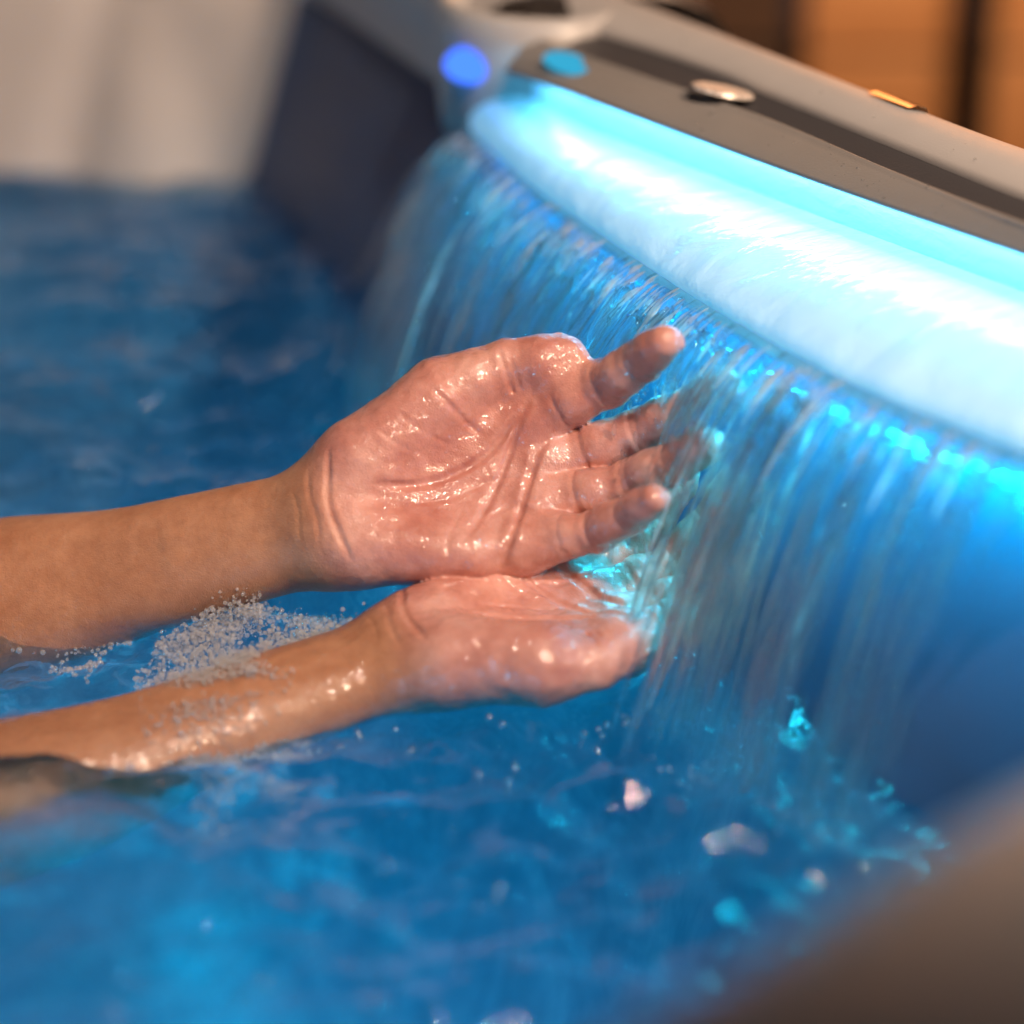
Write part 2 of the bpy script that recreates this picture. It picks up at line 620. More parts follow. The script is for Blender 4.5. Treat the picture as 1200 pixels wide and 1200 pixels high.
# ================================================================== patio behind the tub
def wood(name, c1, c2, rough=0.6):
    t = NT(name)
    tc = t.n('TexCoord')
    mp = t.n('Mapping', Vector=tc.outputs['Object'])
    mp.inputs['Scale'].default_value = (1.2, 8, 22)
    nz = t.n('TexNoise', Vector=mp.outputs[0], Scale=2.0, Detail=6.0, Distortion=1.2)
    p = t.n('BsdfPrincipled', Roughness=rough)
    t.link(ramp(t, nz.outputs[0], [(0.3, c1), (0.7, c2)]), p.inputs['Base Color'])
    return t.surf(p.outputs[0])


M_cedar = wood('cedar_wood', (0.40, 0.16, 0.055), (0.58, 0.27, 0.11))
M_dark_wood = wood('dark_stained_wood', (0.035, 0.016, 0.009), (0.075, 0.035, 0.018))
M_post, _, _ = principled('black_metal', (0.012, 0.011, 0.010), 0.5, Metallic=0.3)
M_deck = wood('deck_wood', (0.06, 0.035, 0.02), (0.12, 0.07, 0.04))


def box(bm, c, s):
    r = bmesh.ops.create_cube(bm, size=1.0)
    for v in r['verts']:
        v.co = Vector((v.co.x * s[0] + c[0], v.co.y * s[1] + c[1], v.co.z * s[2] + c[2]))
    return r['verts']


deck = mesh_obj('deck_floor', [(-4, -2, -0.78), (5, -2, -0.78), (5, 6, -0.78), (-4, 6, -0.78)], [(0, 1, 2, 3)], M_deck)
tag(deck, kind='structure')


def screen(name, x0, x1, y, mat, label):
    root = empty(name, ((x0 + x1) / 2, y, -0.78))
    tag(root, label, 'screen')
    nbd = 9
    hgt = 0.19
    me0 = None
    for k in range(nbd):
        z = 0.10 + k * (hgt + 0.006)
        if me0 is None:
            bm = bmesh.new()
            box(bm, (0, 0, 0), (x1 - x0, 0.022, hgt))
            bmesh.ops.bevel(bm, geom=list(bm.edges), offset=0.003, segments=1, affect='EDGES')
            o = bm_obj('board', bm, mat, root, smooth=False)
            me0 = o.data
        else:
            o = bpy.data.objects.new('board', me0)
            COL.objects.link(o)
            o.parent = root
        o.location = (0, 0.002 * ((k * 7) % 3 - 1), z)
    return root


screen('wooden_screen', 0.365, 0.560, 3.0, M_cedar, 'orange cedar board screen left of the thin black post, warmly lit')
screen('wooden_screen', 0.586, 1.50, 3.0, M_cedar, 'orange cedar board screen at the right edge behind the thin black post')
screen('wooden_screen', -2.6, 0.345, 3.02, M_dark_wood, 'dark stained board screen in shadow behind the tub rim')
bm = bmesh.new()
box(bm, (0, 0, 0.9), (0.024, 0.03, 1.8))
box(bm, (0, 0, 0.004), (0.10, 0.10, 0.008))
bmesh.ops.bevel(bm, geom=list(bm.edges), offset=0.002, segments=1, affect='EDGES')
post = bm_obj('metal_post', bm, M_post, smooth=False)
post.location = (0.573, 2.93, -0.78)
tag(post, 'thin black metal post between two lit cedar screens behind the tub', 'post')
# warm lamp that washes the cedar screens
area_light('screen_lamp', (0.72, 2.45, 0.95), (0.62, 3.0, 0.0), 0.15, 36.0, (1.0, 0.70, 0.45))
VOX = 0.0010

# ================================================================== the person: two wet forearms and cupped hands
# signed distance modelling: bones as round cones, blended, then polygonised into one continuous skin
def rcone(p, a, b, ra, rb):
    ba = b - a
    l2 = float(ba @ ba)
    rr = ra - rb
    a2 = l2 - rr * rr
    il2 = 1.0 / l2
    pa = p - a
    y = pa @ ba
    z = y - l2
    x = pa * l2 - y[:, None] * ba
    x2 = np.einsum('ij,ij->i', x, x)
    y2 = y * y * l2
    z2 = z * z * l2
    k = np.sign(rr) * rr * rr * x2
    d1 = np.sqrt(x2 + z2) * il2 - rb
    d2 = np.sqrt(x2 + y2) * il2 - ra
    d3 = (np.sqrt(np.maximum(x2 * a2 * il2, 0)) + y * rr) * il2 - ra
    c1 = np.sign(z) * a2 * z2 > k
    c2 = np.sign(y) * a2 * y2 < k
    return np.where(c1, d1, np.where(c2, d2, d3))


def sball(p, c, r, s=(1, 1, 1)):
    s = np.array(s)
    q = (p - c) / s
    L = np.sqrt(np.einsum('ij,ij->i', q, q))
    return (L - r) * s.min() if s.min() == s.max() else (L - r) * (0.5 * s.min() + 0.5 * s.mean())


def smin(a, b, k):
    h = np.maximum(k - np.abs(a - b), 0) / k
    return np.minimum(a, b) - h * h * k * 0.25


V = lambda *a: np.array(a, float)


class Hand:
    """millimetres; x runs to the fingertips, y to the thumb side, z out of the palm"""

    def __init__(self, origin, X, Y, fingers, thumb, elbow, cup=0.0, scale=1.0):
        self.scale = scale
        X = V(*X); X /= np.linalg.norm(X)
        Y = V(*Y); Y -= X * (X @ Y); Y /= np.linalg.norm(Y)
        self.R = np.stack([X, Y, np.cross(X, Y) if True else 0])
        if self.R[2][2] < 0:
            self.R[2] *= -1          # mirrored hand: palm stays up
        self.o = V(*origin)
        self.cup = cup
        self.elbow = self.to_local(V(*elbow)[None])[0]
        mcp = {'index': V(84, 25, 1 + 3 * cup), 'middle': V(87, 7, -1), 'ring': V(81.5, -11, 1 + 2 * cup),
               'little': V(73, -27, 3 + 8 * cup)}
        self.mcp = mcp
        self.lens = {'index': (39, 23, 19), 'middle': (42, 26, 20), 'ring': (40, 24, 20), 'little': (32, 19, 18)}
        self.rad = {'index': (10.0, 9.1, 8.3, 6.8), 'middle': (10.2, 9.3, 8.4, 6.9), 'ring': (9.7, 8.8, 8.0, 6.6),
                    'little': (8.6, 7.8, 7.1, 5.9)}
        self.chain = {}
        self.pal = {}
        for nm, (splay, lean, a1, a2, a3) in fingers.items():
            d0 = V(math.cos(math.radians(splay)), math.sin(math.radians(splay)), 0)
            zf = V(0, math.sin(math.radians(lean)), math.cos(math.radians(lean)))
            zf -= d0 * (zf @ d0); zf /= np.linalg.norm(zf)
            pts = [mcp[nm]]
            pl = []
            ang = 0
            for L, a in zip(self.lens[nm], (a1, a2, a3)):
                ang += math.radians(a)
                d = math.cos(ang) * d0 + math.sin(ang) * zf
                pl.append(-math.sin(ang) * d0 + math.cos(ang) * zf)
                pts.append(pts[-1] + d * L)
            self.chain[nm] = pts
            self.pal[nm] = pl
        self.thumb = [V(*q) for q in thumb]        # CMC, MCP, IP, tip
        td = self.thumb[3] - self.thumb[2]; td /= np.linalg.norm(td)
        self.tpal = V(0.1, -0.75, 0.65); self.tpal -= td * (td @ self.tpal); self.tpal /= np.linalg.norm(self.tpal)
        self.creases = []
        self.build_creases()

    def to_local(self, p):
        return ((p - self.o) @ self.R.T) * (1000.0 / self.scale)

    def to_world(self, q):
        return self.o + (np.asarray(q) * self.scale / 1000.0) @ self.R

    # ---------------- body without creases
    def palm(self, p):
        m = self.mcp
        c = self.cup
        d = rcone(p, V(2, 11, 0), V(80, 24, 1 + 3 * c), 15.5, 12.0)
        d = smin(d, rcone(p, V(2, 3, 0), V(83, 7, -1), 16, 12.2), 9)
        d = smin(d, rcone(p, V(2, -6, 0), V(77, -11, 1 + 2 * c), 16, 12.0), 9)
        d = smin(d, rcone(p, V(2, -11, 0), V(68, -25, 3 + 7 * c), 15.0, 11.2), 9)
        # pads of the palm
        d = smin(d, rcone(p, V(14, 22, 8), V(45, 35, 13), 15.5, 13.0), 9)
        d = smin(d, sball(p, V(9, 21, 3), 14.5), 8)
        d = smin(d, rcone(p, V(14, -15, 7), V(50, -26, 9 + 4 * c), 13.5, 10.5), 9)
        for nm, rr in (('index', 8.5), ('middle', 8.6), ('ring', 8.3), ('little', 7.6)):
            d = smin(d, sball(p, m[nm] + V(-1, 0, 6.0), rr), 7)
        # hollow of the palm
        h = sball(p, V(54, 4, 41), 26.5, (1.15, 0.9, 1))
        d = -smin(-d, h, 12)
        return d

    def fore(self, p):
        e = self.elbow
        a = V(0, 0, -1)
        L = np.linalg.norm(e)
        u = e / L
        side = V(0, 1, 0) - u * u[1]; side /= np.linalg.norm(side)
        d = rcone(p, a + side * 8.5, e + side * 12, 14.5, 21.5)
        d = smin(d, rcone(p, a - side * 8.5, e - side * 12, 14.5, 21.5), 14)
        d = smin(d, rcone(p, e, e + u * 230.0, 26.0, 33.0), 16)
        # muscle belly of the forearm
        d = smin(d, sball(p, a + u * L * 0.72 + V(0, 0, 2), 24, (2.6, 1.25, 1.0)), 30)
        # flexor tendons at the wrist
        for off, zz in ((3, 14.5), (-3.5, 14.0)):
            d = smin(d, rcone(p, a + V(6, off, zz - 3), a + u * 70 + V(0, off * 1.3, zz - 1), 2.6, 3.2), 6)
        return d

    def finger(self, p, nm):
        pts, r, pl = self.chain[nm], self.rad[nm], self.pal[nm]
        d = None
        for i in range(3):
            q = rcone(p, pts[i], pts[i + 1], r[i], r[i + 1])
            d = q if d is None else smin(d, q, 3.5)
            mid = pts[i] * 0.5 + pts[i + 1] * 0.5
            if i == 0:
                mid = pts[i] * 0.42 + pts[i + 1] * 0.58
            if i == 2:
                mid = pts[i] * 0.40 + pts[i + 1] * 0.60
            d = smin(d, sball(p, mid + pl[i] * (2.0 if i < 2 else 1.5), r[i + 1] * 0.97 + (0.35 if i < 2 else 0.0)), 5)
        # knuckle on the back
        d = smin(d, sball(p, pts[1] - pl[0] * 2.0, r[1] * 0.86), 5)
        # nail plate
        t = pts[3]; ax = pts[3] - pts[2]; ax = ax / np.linalg.norm(ax)
        w = np.cross(ax, pl[2])
        c = t - ax * 3.0 - pl[2] * (r[3] * 0.72)
        q = p - c
        loc = np.stack([q @ ax / 8.6, q @ w / (r[3] * 0.86), (q @ pl[2] + 0.035 * (q @ w) ** 2 * 0) / 1.9], 1)
        d = np.minimum(d, (np.sqrt((loc ** 2).sum(1)) - 1) * 1.9)
        return d

    def thumb_sdf(self, p):
        c, m, i, t = self.thumb
        d = rcone(p, c, m, 16.5, 13.5)
        d = smin(d, rcone(p, m, i, 12.6, 10.6), 6)
        d = smin(d, rcone(p, i, t, 10.3, 8.2), 4)
        d = smin(d, sball(p, i * 0.42 + t * 0.58 + self.tpal * 2.0, 10.3), 5)
        d = smin(d, sball(p, m * 0.5 + i * 0.5 + self.tpal * 1.5, 11.2), 5)
        ax = (t - i) / np.linalg.norm(t - i)
        w = np.cross(ax, self.tpal)
        q = p - (t - ax * 3.0 - self.tpal * 5.6)
        loc = np.stack([q @ ax / 11.0, q @ w / 7.0, q @ self.tpal / 2.0], 1)
        return np.minimum(d, (np.sqrt((loc ** 2).sum(1)) - 1) * 2.0)

    def base(self, p):
        pf = smin(self.palm(p), self.fore(p), 16)
        d = smin(pf, self.thumb_sdf(p), 9)
        out = d
        for nm in self.chain:
            out = np.minimum(out, smin(d, self.finger(p, nm), 10))
        return out

    # ---------------- creases
    def drop(self, xy):
        """polyline of (x, y) laid on the palm surface from above"""
        P = catmull(xy, 26)
        z = np.full(len(P), 48.0)
        for _ in range(22):
            q = np.stack([P[:, 0], P[:, 1], z], 1)
            z = z - np.clip(self.base(q), -2, 9) * 0.75
        return np.stack([P[:, 0], P[:, 1], z], 1)

    def build_creases(self):
        C = []
        # life line, head line, heart line
        C.append((self.drop([(84, 30), (74, 21), (62, 12), (48, 7), (32, 5), (16, 7)]), 2.8, 1.5))
        C.append((self.drop([(84, 30), (76, 18), (68, 4), (57, -12), (47, -24)]), 2.4, 1.3))
        C.append((self.drop([(60, -36), (68, -22), (76, -6), (83, 8), (90, 15)]), 2.8, 1.5))
        # minor lines
        C.append((self.drop([(74, 2), (62, 2), (46, -2), (30, -3)]), 1.2, 1.0))
        C.append((self.drop([(82, -10), (70, -10), (58, -14)]), 1.2, 0.9))
        C.append((self.drop([(40, -30), (44, -18), (52, -6)]), 0.7, 0.9))
        C.append((self.drop([(30, 34), (40, 24), (52, 18)]), 0.6, 0.9))
        C.append((self.drop([(22, 28), (30, 20), (42, 14)]), 0.5, 0.9))
        C.append((self.drop([(46, 40), (56, 28), (64, 20)]), 1.5, 1.0))
        # wrist
        C.append((self.drop([(2.5, 25), (0, 13), (-1.5, 2), (0.5, -10), (4, -23)]), 1.7, 1.2))
        C.append((self.drop([(-7, 20), (-8.5, 8), (-7, -4), (-8, -14)]), 0.7, 1.0))
        C.append((self.drop([(-15, 12), (-14, 2), (-15.5, -10)]), 0.45, 0.9))
        # finger joints, palm side
        for nm in self.chain:
            pts, r, pl = self.chain[nm], self.rad[nm], self.pal[nm]
            ax0 = (pts[1] - pts[0]) / np.linalg.norm(pts[1] - pts[0])
            spots = [(pts[0] + ax0 * 19.0, ax0, pl[0], r[0] * 0.98 + 1.0, 0.7),
                     (pts[1], None, pl[0] + pl[1], r[1] + 1.0, 1.0), (pts[2], None, pl[1] + pl[2], r[2] + 0.6, 0.75)]
            for j, (c, ax, n, rr, dp) in enumerate(spots):
                n = n / np.linalg.norm(n)
                if ax is None:
                    ax = pts[j + 1] - pts[j - 1]
                    ax = ax / np.linalg.norm(ax)
                w = np.cross(ax, n)
                for off in ((0.0, 2.6) if j else (0.0,)):
                    arc = np.array([c + ax * off + rr * (math.cos(t) * n + math.sin(t) * w) for t in np.linspace(-1.35, 1.35, 11)])
                    C.append((arc, dp * (1 if off == 0 else 0.55), 1.15))
        # thumb joints
        c, m, i, t = self.thumb
        for cc, (a, b), rr in ((i, (m, t), 11.6), (m, (c, i), 14.2)):
            ax = (b - a) / np.linalg.norm(b - a)
            n = self.tpal - ax * (ax @ self.tpal); n /= np.linalg.norm(n)
            w = np.cross(ax, n)
            for off, dp in ((0, 1.5), (3.0, 0.8)):
                arc = np.array([cc + ax * off + rr * (math.cos(q) * n + math.sin(q) * w) for q in np.linspace(-1.3, 1.3, 11)])
                C.append((arc, dp, 1.2))
        self.creases = C

    def crease_add(self, p):
        out = np.zeros(len(p))
        for P, dp, w in self.creases:
            lo, hi = P.min(0) - 5, P.max(0) + 5
            idx = np.nonzero(np.all((p > lo) & (p < hi), axis=1))[0]
            if not len(idx):
                continue
            q = p[idx]
            best = np.full(len(idx), 1e9)
            tt = np.zeros(len(idx))
            n = len(P) - 1
            for k in range(n):
                a, b = P[k], P[k + 1]
                ba = b - a
                h = np.clip(((q - a) @ ba) / max(ba @ ba, 1e-9), 0, 1)
                d = ((q - a - h[:, None] * ba) ** 2).sum(1)
                u = d < best
                best = np.where(u, d, best)
                tt = np.where(u, (k + h) / n, tt)
            fade = np.clip(np.minimum(tt, 1 - tt) * 6, 0.0, 1)
            out[idx] += dp * fade * (np.exp(-best / (w * w)) - 0.22 * np.exp(-best / (w * w * 9)))
        return out

    def sdf(self, pw):
        p = self.to_local(pw)
        d = self.base(p)
        near = np.abs(d) < 6
        if near.any():
            q = p[near]
            dd = d[near]
            # flesh unevenness, larger on the palm
            wgt = 0.25 + 0.75 * sstep(-20, 25, q[:, 0])
            dd = dd + wgt * (0.42 * vnoise(q / 9.0) + 0.20 * vnoise(q / 3.6 + 40))
            dd = dd + self.crease_add(q)
            d[near] = dd
        return d * (self.scale / 1000.0)


def polygonise(fs, lo, hi, h, B=8):
    """union of the distance functions fs on a grid of step h, evaluated only in blocks near the surface"""
    import openvdb
    lo = np.array(lo, float)
    n = np.ceil((np.array(hi) - lo) / h / B).astype(int)
    cx = [lo[k] + (np.arange(n[k]) + 0.5) * B * h for k in range(3)]
    G = np.stack(np.meshgrid(*cx, indexing='ij'), -1).reshape(-1, 3)
    dcs = [f(G).reshape(n) for f in fs]
    off = np.stack(np.meshgrid(*[np.arange(B)] * 3, indexing='ij'), -1).reshape(-1, 3)
    A = None
    for f, dk in zip(fs, dcs):
        Ak = np.repeat(np.repeat(np.repeat(np.sign(dk).astype(np.float32), B, 0), B, 1), B, 2) * (3 * h)
        act = np.argwhere(np.abs(dk) < B * h * 1.15 + 0.001)
        for i in range(0, len(act), 600):
            a = act[i:i + 600]
            idx = (a[:, None, :] * B + off[None]).reshape(-1, 3)
            Ak[idx[:, 0], idx[:, 1], idx[:, 2]] = np.clip(f(lo + (idx + 0.5) * h), -3 * h, 3 * h)
        A = Ak if A is None else np.minimum(A, Ak)
    g = openvdb.FloatGrid(3 * h)
    g.copyFromArray(A)
    pts, quads = g.convertToQuads(0.0)
    return lo + (np.asarray(pts, float) + 0.5) * h, np.asarray(quads)


FAR = Hand(origin=(-0.0753, 0.9565, 0.050), X=(0.97, 0.10, 0.145), Y=(0.0, 0.60, 0.80),
           fingers={'index': (11, -4, 35, 20, 10), 'middle': (6, -2, 22, 16, 9), 'ring': (0, 2, 25, 18, 10),
                    'little': (-6, 6, 30, 20, 12)},
           thumb=((18, 20, 6), (50, 42, 11), (78, 47, 15), (102, 46, 19)),
           elbow=(-0.310, 0.998, -0.030), cup=0.6, scale=1.07)
NEAR = Hand(origin=(-0.043, 0.905, 0.012), X=(0.95, 0.26, 0.05), Y=(0.0, -0.98, -0.10),
            fingers={'index': (4, -4, 16, 42, 26), 'middle': (1, -2, 19, 36, 22), 'ring': (-4, 2, 17, 30, 18),
                     'little': (-9, 4, 12, 26, 16)},
            thumb=((18, 20, 4), (45, 39, 6), (67, 40, 6), (86, 34, 7)),
            elbow=(-0.290, 0.822, -0.046), cup=0.6, scale=1.02)

import time as _time
_t0 = _time.time()
PV, PQ = polygonise([FAR.sdf, NEAR.sdf], (-0.52, 0.755, -0.145), (0.125, 1.075, 0.165), VOX)
print('person', len(PV), round(_time.time() - _t0, 1))

# ================================================================== skin material and the person
def make_skin():
    t = NT('wet_skin')
    tc = t.n('TexCoord')
    pal = t.n('Attribute', _attribute_name='palm').outputs['Fac']
    wet = t.n('Attribute', _attribute_name='wet').outputs['Fac']
    big = t.n('TexNoise', Vector=tc.outputs['Object'], Scale=38.0, Detail=4.0, Roughness=0.6)
    mid = t.n('TexNoise', Vector=tc.outputs['Object'], Scale=160.0, Detail=3.0, Roughness=0.6)
    arm_c = ramp(t, big.outputs[0], [(0.30, (0.42, 0.190, 0.105)), (0.70, (0.53, 0.260, 0.150))])
    palm_c = ramp(t, big.outputs[0], [(0.32, (0.50, 0.190, 0.150)), (0.52, (0.62, 0.285, 0.230)), (0.74, (0.71, 0.38, 0.31))])
    mx = t.n('Mix', _data_type='RGBA')
    t.link(pal, mx.inputs[0]); t.link(arm_c, mx.inputs[6]); t.link(palm_c, mx.inputs[7])
    fre = t.n('Mix', _data_type='RGBA', _blend_type='MULTIPLY')
    fre.inputs[0].default_value = 0.75
    t.link(mx.outputs[2], fre.inputs[6])
    t.link(ramp(t, mid.outputs[0], [(0.3, (0.80, 0.72, 0.70)), (0.65, (1, 1, 1))]), fre.inputs[7])
    # micro relief
    vor = t.n('TexVoronoi', Vector=tc.outputs['Object'], Scale=900.0)
    vor.feature = 'DISTANCE_TO_EDGE'
    fine = t.n('TexNoise', Vector=tc.outputs['Object'], Scale=520.0, Detail=3.0)
    h = t.n('Math', _operation='MULTIPLY_ADD')
    t.link(vor.outputs[0], h.inputs[0]); h.inputs[1].default_value = 0.7
    t.link(fine.outputs[0], h.inputs[2])
    b = t.n('Bump', Strength=0.6, Distance=0.0005, Height=h.outputs[0])
    # the running film of water: its own, smoother and wavier, normal
    wn = t.n('TexNoise', Vector=tc.outputs['Object'], Scale=120.0, Detail=1.5, Roughness=0.5, Distortion=1.2)
    wn2 = t.n('TexNoise', Vector=tc.outputs['Object'], Scale=260.0, Detail=2.0, Distortion=0.8)
    wa = t.n('Math', _operation='MULTIPLY_ADD')
    t.link(wn2.outputs[0], wa.inputs[0]); wa.inputs[1].default_value = 0.35
    t.link(wn.outputs[0], wa.inputs[2])
    wb = t.n('Bump', Strength=1.0, Distance=0.0020, Height=wa.outputs[0])
    p = t.n('BsdfPrincipled', Roughness=0.44)
    t.link(fre.outputs[2], p.inputs['Base Color'])
    t.link(b.outputs[0], p.inputs['Normal'])
    p.inputs['Subsurface Weight'].default_value = 0.15
    p.inputs['Subsurface Radius'].default_value = (1.0, 0.35, 0.18)
    p.inputs['Subsurface Scale'].default_value = 0.004
    p.inputs['Specular IOR Level'].default_value = 0.42
    p.inputs['Coat IOR'].default_value = 1.5
    p.inputs['Coat Roughness'].default_value = 0.065
    t.link(wet, p.inputs['Coat Weight'])
    t.link(wb.outputs[0], p.inputs['Coat Normal'])
    return t.surf(p.outputs[0])


PQ = outward(PV, PQ)
person = fast_mesh('person', PV, PQ, make_skin())
tag(person, 'two bare wet forearms and hands cupped palm up under the falling water', 'person')


def attr(o, name, vals):
    a = o.data.attributes.new(name, 'FLOAT', 'POINT')
    a.data.foreach_set('value', np.ascontiguousarray(vals, dtype=np.float32))


def vert_normals(o):
    n = np.zeros(len(o.data.vertices) * 3, np.float32)
    o.data.vertices.foreach_get('normal', n)
    return n.reshape(-1, 3)


pn = vert_normals(person)
palmv = np.zeros(len(PV)); wetv = np.zeros(len(PV))
dF, dN = FAR.base(FAR.to_local(PV)), NEAR.base(NEAR.to_local(PV))
for H, mask in ((FAR, dF <= dN), (NEAR, dN < dF)):
    L = H.to_local(PV)
    N = pn @ H.R.T
    onhand = sstep(-16, 8, L[:, 0])
    side = sstep(-0.55, 0.25, N[:, 2] + 0.35 * sstep(70, 110, L[:, 0]))
    pv = onhand * (0.25 + 0.75 * side) + 0.0
    wv = sstep(4, 42, L[:, 0] + 6 * vnoise(L / 14)) if H is FAR else sstep(-60, -10, L[:, 0])
    palmv = np.where(mask, pv, palmv)
    wetv = np.where(mask, 0.10 + 0.90 * wv, wetv)
wetv = np.maximum(wetv, sstep(0.012, 0.002, PV[:, 2]))
attr(person, 'palm', palmv)
attr(person, 'wet', wetv)
BODY = BVHTree.FromPolygons([tuple(v) for v in PV.tolist()], PQ.tolist())

# ================================================================== water of the tub
def make_water():
    t = NT('tub_water')
    tc = t.n('TexCoord')
    nz = t.n('TexNoise', Vector=tc.outputs['Object'], Scale=55.0, Detail=3.0, Roughness=0.5, Distortion=0.6)
    b = t.n('Bump', Strength=0.7, Distance=0.005, Height=nz.outputs[0])
    rf = t.n('BsdfRefraction', Roughness=0.0, IOR=1.333, Normal=b.outputs[0])
    rf.inputs[0].default_value = (0.84, 0.95, 1.0, 1)
    tr = t.n('BsdfTransparent'); tr.inputs[0].default_value = (0.94, 0.98, 1.0, 1)
    m = t.n('MixShader', Fac=0.48); t.link(rf.outputs[0], m.inputs[1]); t.link(tr.outputs[0], m.inputs[2])
    gl = t.n('BsdfGlossy', Roughness=0.03, Normal=b.outputs[0]); gl.inputs[0].default_value = (1, 1, 1, 1)
    fr = t.n('Fresnel', IOR=1.36, Normal=b.outputs[0])
    m2 = t.n('MixShader', Fac=fr.outputs[0]); t.link(m.outputs[0], m2.inputs[1]); t.link(gl.outputs[0], m2.inputs[2])
    return t.surf(m2.outputs[0])


def poly_inside(P, poly):
    x, y = P[:, 0], P[:, 1]
    r = np.zeros(len(P), bool)
    j = len(poly) - 1
    for i in range(len(poly)):
        xi, yi = poly[i]; xj, yj = poly[j]
        c = ((yi > y) != (yj > y)) & (x < (xj - xi) * (y - yi) / (yj - yi + 1e-12) + xi)
        r ^= c
        j = i
    return r


FALL = 0.070


def impact_dist(P):
    tgt = cA[:, :2] - OUTN * FALL
    d = np.full(len(P), 9.0)
    for q in tgt[::6]:
        d = np.minimum(d, np.hypot(P[:, 0] - q[0], P[:, 1] - q[1]))
    return d


def water_height(P):
    P2 = np.column_stack([P[:, 0], P[:, 1], np.zeros(len(P))])
    h = 0.0075 * fbm(P2 * V(11, 15, 1), 2)
    h = h + 0.0058 * fbm(P2 * V(26, 38, 1) + 5.0, 3)
    h = h + 0.0015 * fbm(P2 * V(62, 84, 1) + 11.0, 2)
    r = np.hypot(P[:, 0] - 0.02, P[:, 1] - 1.02)
    h = h + 0.0011 * np.sin(r * 95 + 2.5 * vnoise(P2 * 9)) * np.exp(-r * 1.6)
    d = impact_dist(P)
    h = h + np.exp(-(d / 0.045) ** 2) * (0.0035 * fbm(P2 * 75, 3) + 0.002)
    return h


st = 0.0034
gx = np.arange(-1.24, 0.32, st); gy = np.arange(-0.06, 1.82, st)
GX, GY = np.meshgrid(gx, gy, indexing='ij')
GP = np.stack([GX.ravel(), GY.ravel()], 1)
outline = ring + nrm * 0.012
ins = poly_inside(GP, outline).reshape(GX.shape)
hz = np.zeros(len(GP)); hz[ins.ravel()] = water_height(GP[ins.ravel()])
ni, nj = GX.shape
cell = ins[:-1, :-1] & ins[1:, :-1] & ins[:-1, 1:] & ins[1:, 1:]
ci, cj = np.nonzero(cell)
q = np.stack([ci * nj + cj, (ci + 1) * nj + cj, (ci + 1) * nj + cj + 1, ci * nj + cj + 1], 1)
used = np.unique(q)
remap = -np.ones(len(GP), int); remap[used] = np.arange(len(used))
WV = np.column_stack([GP, hz])[used]
water = fast_mesh('water', WV, remap[q], make_water())
tag(water, kind='structure')


# ================================================================== falling water
def make_fall(name, rough=0.0, SCAT=0.03):
    t = NT(name)
    g = t.n('BsdfGlass', Roughness=rough, IOR=1.333)
    g.inputs[0].default_value = (0.97, 0.99, 1.0, 1)
    # air carried along in the water scatters a little light
    tl = t.n('BsdfTranslucent'); tl.inputs[0].default_value = (0.85, 0.9, 0.92, 1)
    df = t.n('BsdfDiffuse'); df.inputs[0].default_value = (0.85, 0.9, 0.92, 1)
    m0 = t.n('MixShader', Fac=0.4); t.link(tl.outputs[0], m0.inputs[1]); t.link(df.outputs[0], m0.inputs[2])
    m1 = t.n('MixShader', Fac=SCAT); t.link(g.outputs[0], m1.inputs[1]); t.link(m0.outputs[0], m1.inputs[2])
    tr = t.n('BsdfTransparent')
    m2 = t.n('MixShader', Fac=0.42); t.link(m1.outputs[0], m2.inputs[1]); t.link(tr.outputs[0], m2.inputs[2])
    return t.surf(m2.outputs[0])


M_fall = make_fall('falling_water')
G = 9.81
arcA = np.concatenate([[0], np.cumsum(np.linalg.norm(np.diff(cA, axis=0), axis=1))])
LA = arcA[-1]


def lip_at(s):
    P = np.stack([np.interp(s, arcA, cA[:, k]) for k in range(3)], -1)
    N = np.stack([np.interp(s, arcA, -OUTN[:, k]) for k in range(2)], -1)
    return P, N


def fall_pos(s, t, v, v0=0.12, drift=0.0, side=0.0):
    P, N = lip_at(s)
    T = np.stack([-N[..., 1], N[..., 0]], -1)
    out = np.array(P, float).copy()
    out = out + np.zeros(np.broadcast(s, t).shape + (3,))
    out[..., :2] += N * (v * t)[..., None] + T * ((drift * t) + side)[..., None]
    out[..., 2] -= v0 * t + 0.5 * G * t * t
    return out


# continuous ribbed sheet just below the lip, torn at its lower edge
nsx, ntx = 900, 34
ss = np.linspace(0.0, LA * 0.97, nsx)
tcut = 0.060 + 0.034 * fbm(np.column_stack([ss * 130, np.zeros(nsx), np.zeros(nsx)]), 3) + 0.02 * vnoise(np.column_stack([ss * 21, np.ones(nsx), np.zeros(nsx)]))
tcut = np.clip(tcut * (1 - 0.6 * sstep(0.50, 0.60, ss)), 0.018, 0.125)
fr = []
bk = []
for k in range(ntx):
    u = k / (ntx - 1)
    t = tcut * u
    vv = 0.44 + 0.03 * vnoise(np.column_stack([ss * 60, t * 14, np.zeros(nsx)]))
    P = fall_pos(ss, t, vv)
    _, N = lip_at(ss)
    rib = fbm(np.column_stack([ss * 260, t * 9 + 3, np.zeros(nsx)]), 2)
    th = (0.0005 + 0.0011 * np.clip(rib + 0.45, 0, 2)) * math.sqrt(max(1 - u, 0.0)) * min(1, 0.3 + 3 * u)
    w = 0.0010 * fbm(np.column_stack([ss * 180, t * 12 + 30, np.zeros(nsx)]), 2) * min(1, u * 4)
    a, b = P.copy(), P.copy()
    a[:, :2] += N * (w + th)[:, None]; b[:, :2] += N * (w - th)[:, None]
    fr.append(a); bk.append(b)
SVv = np.concatenate(fr + bk[::-1])
nr = 2 * ntx
ii, kk = np.meshgrid(np.arange(nsx - 1), np.arange(nr), indexing='ij')
ii = ii.ravel(); kk = kk.ravel(); k2 = (kk + 1) % nr
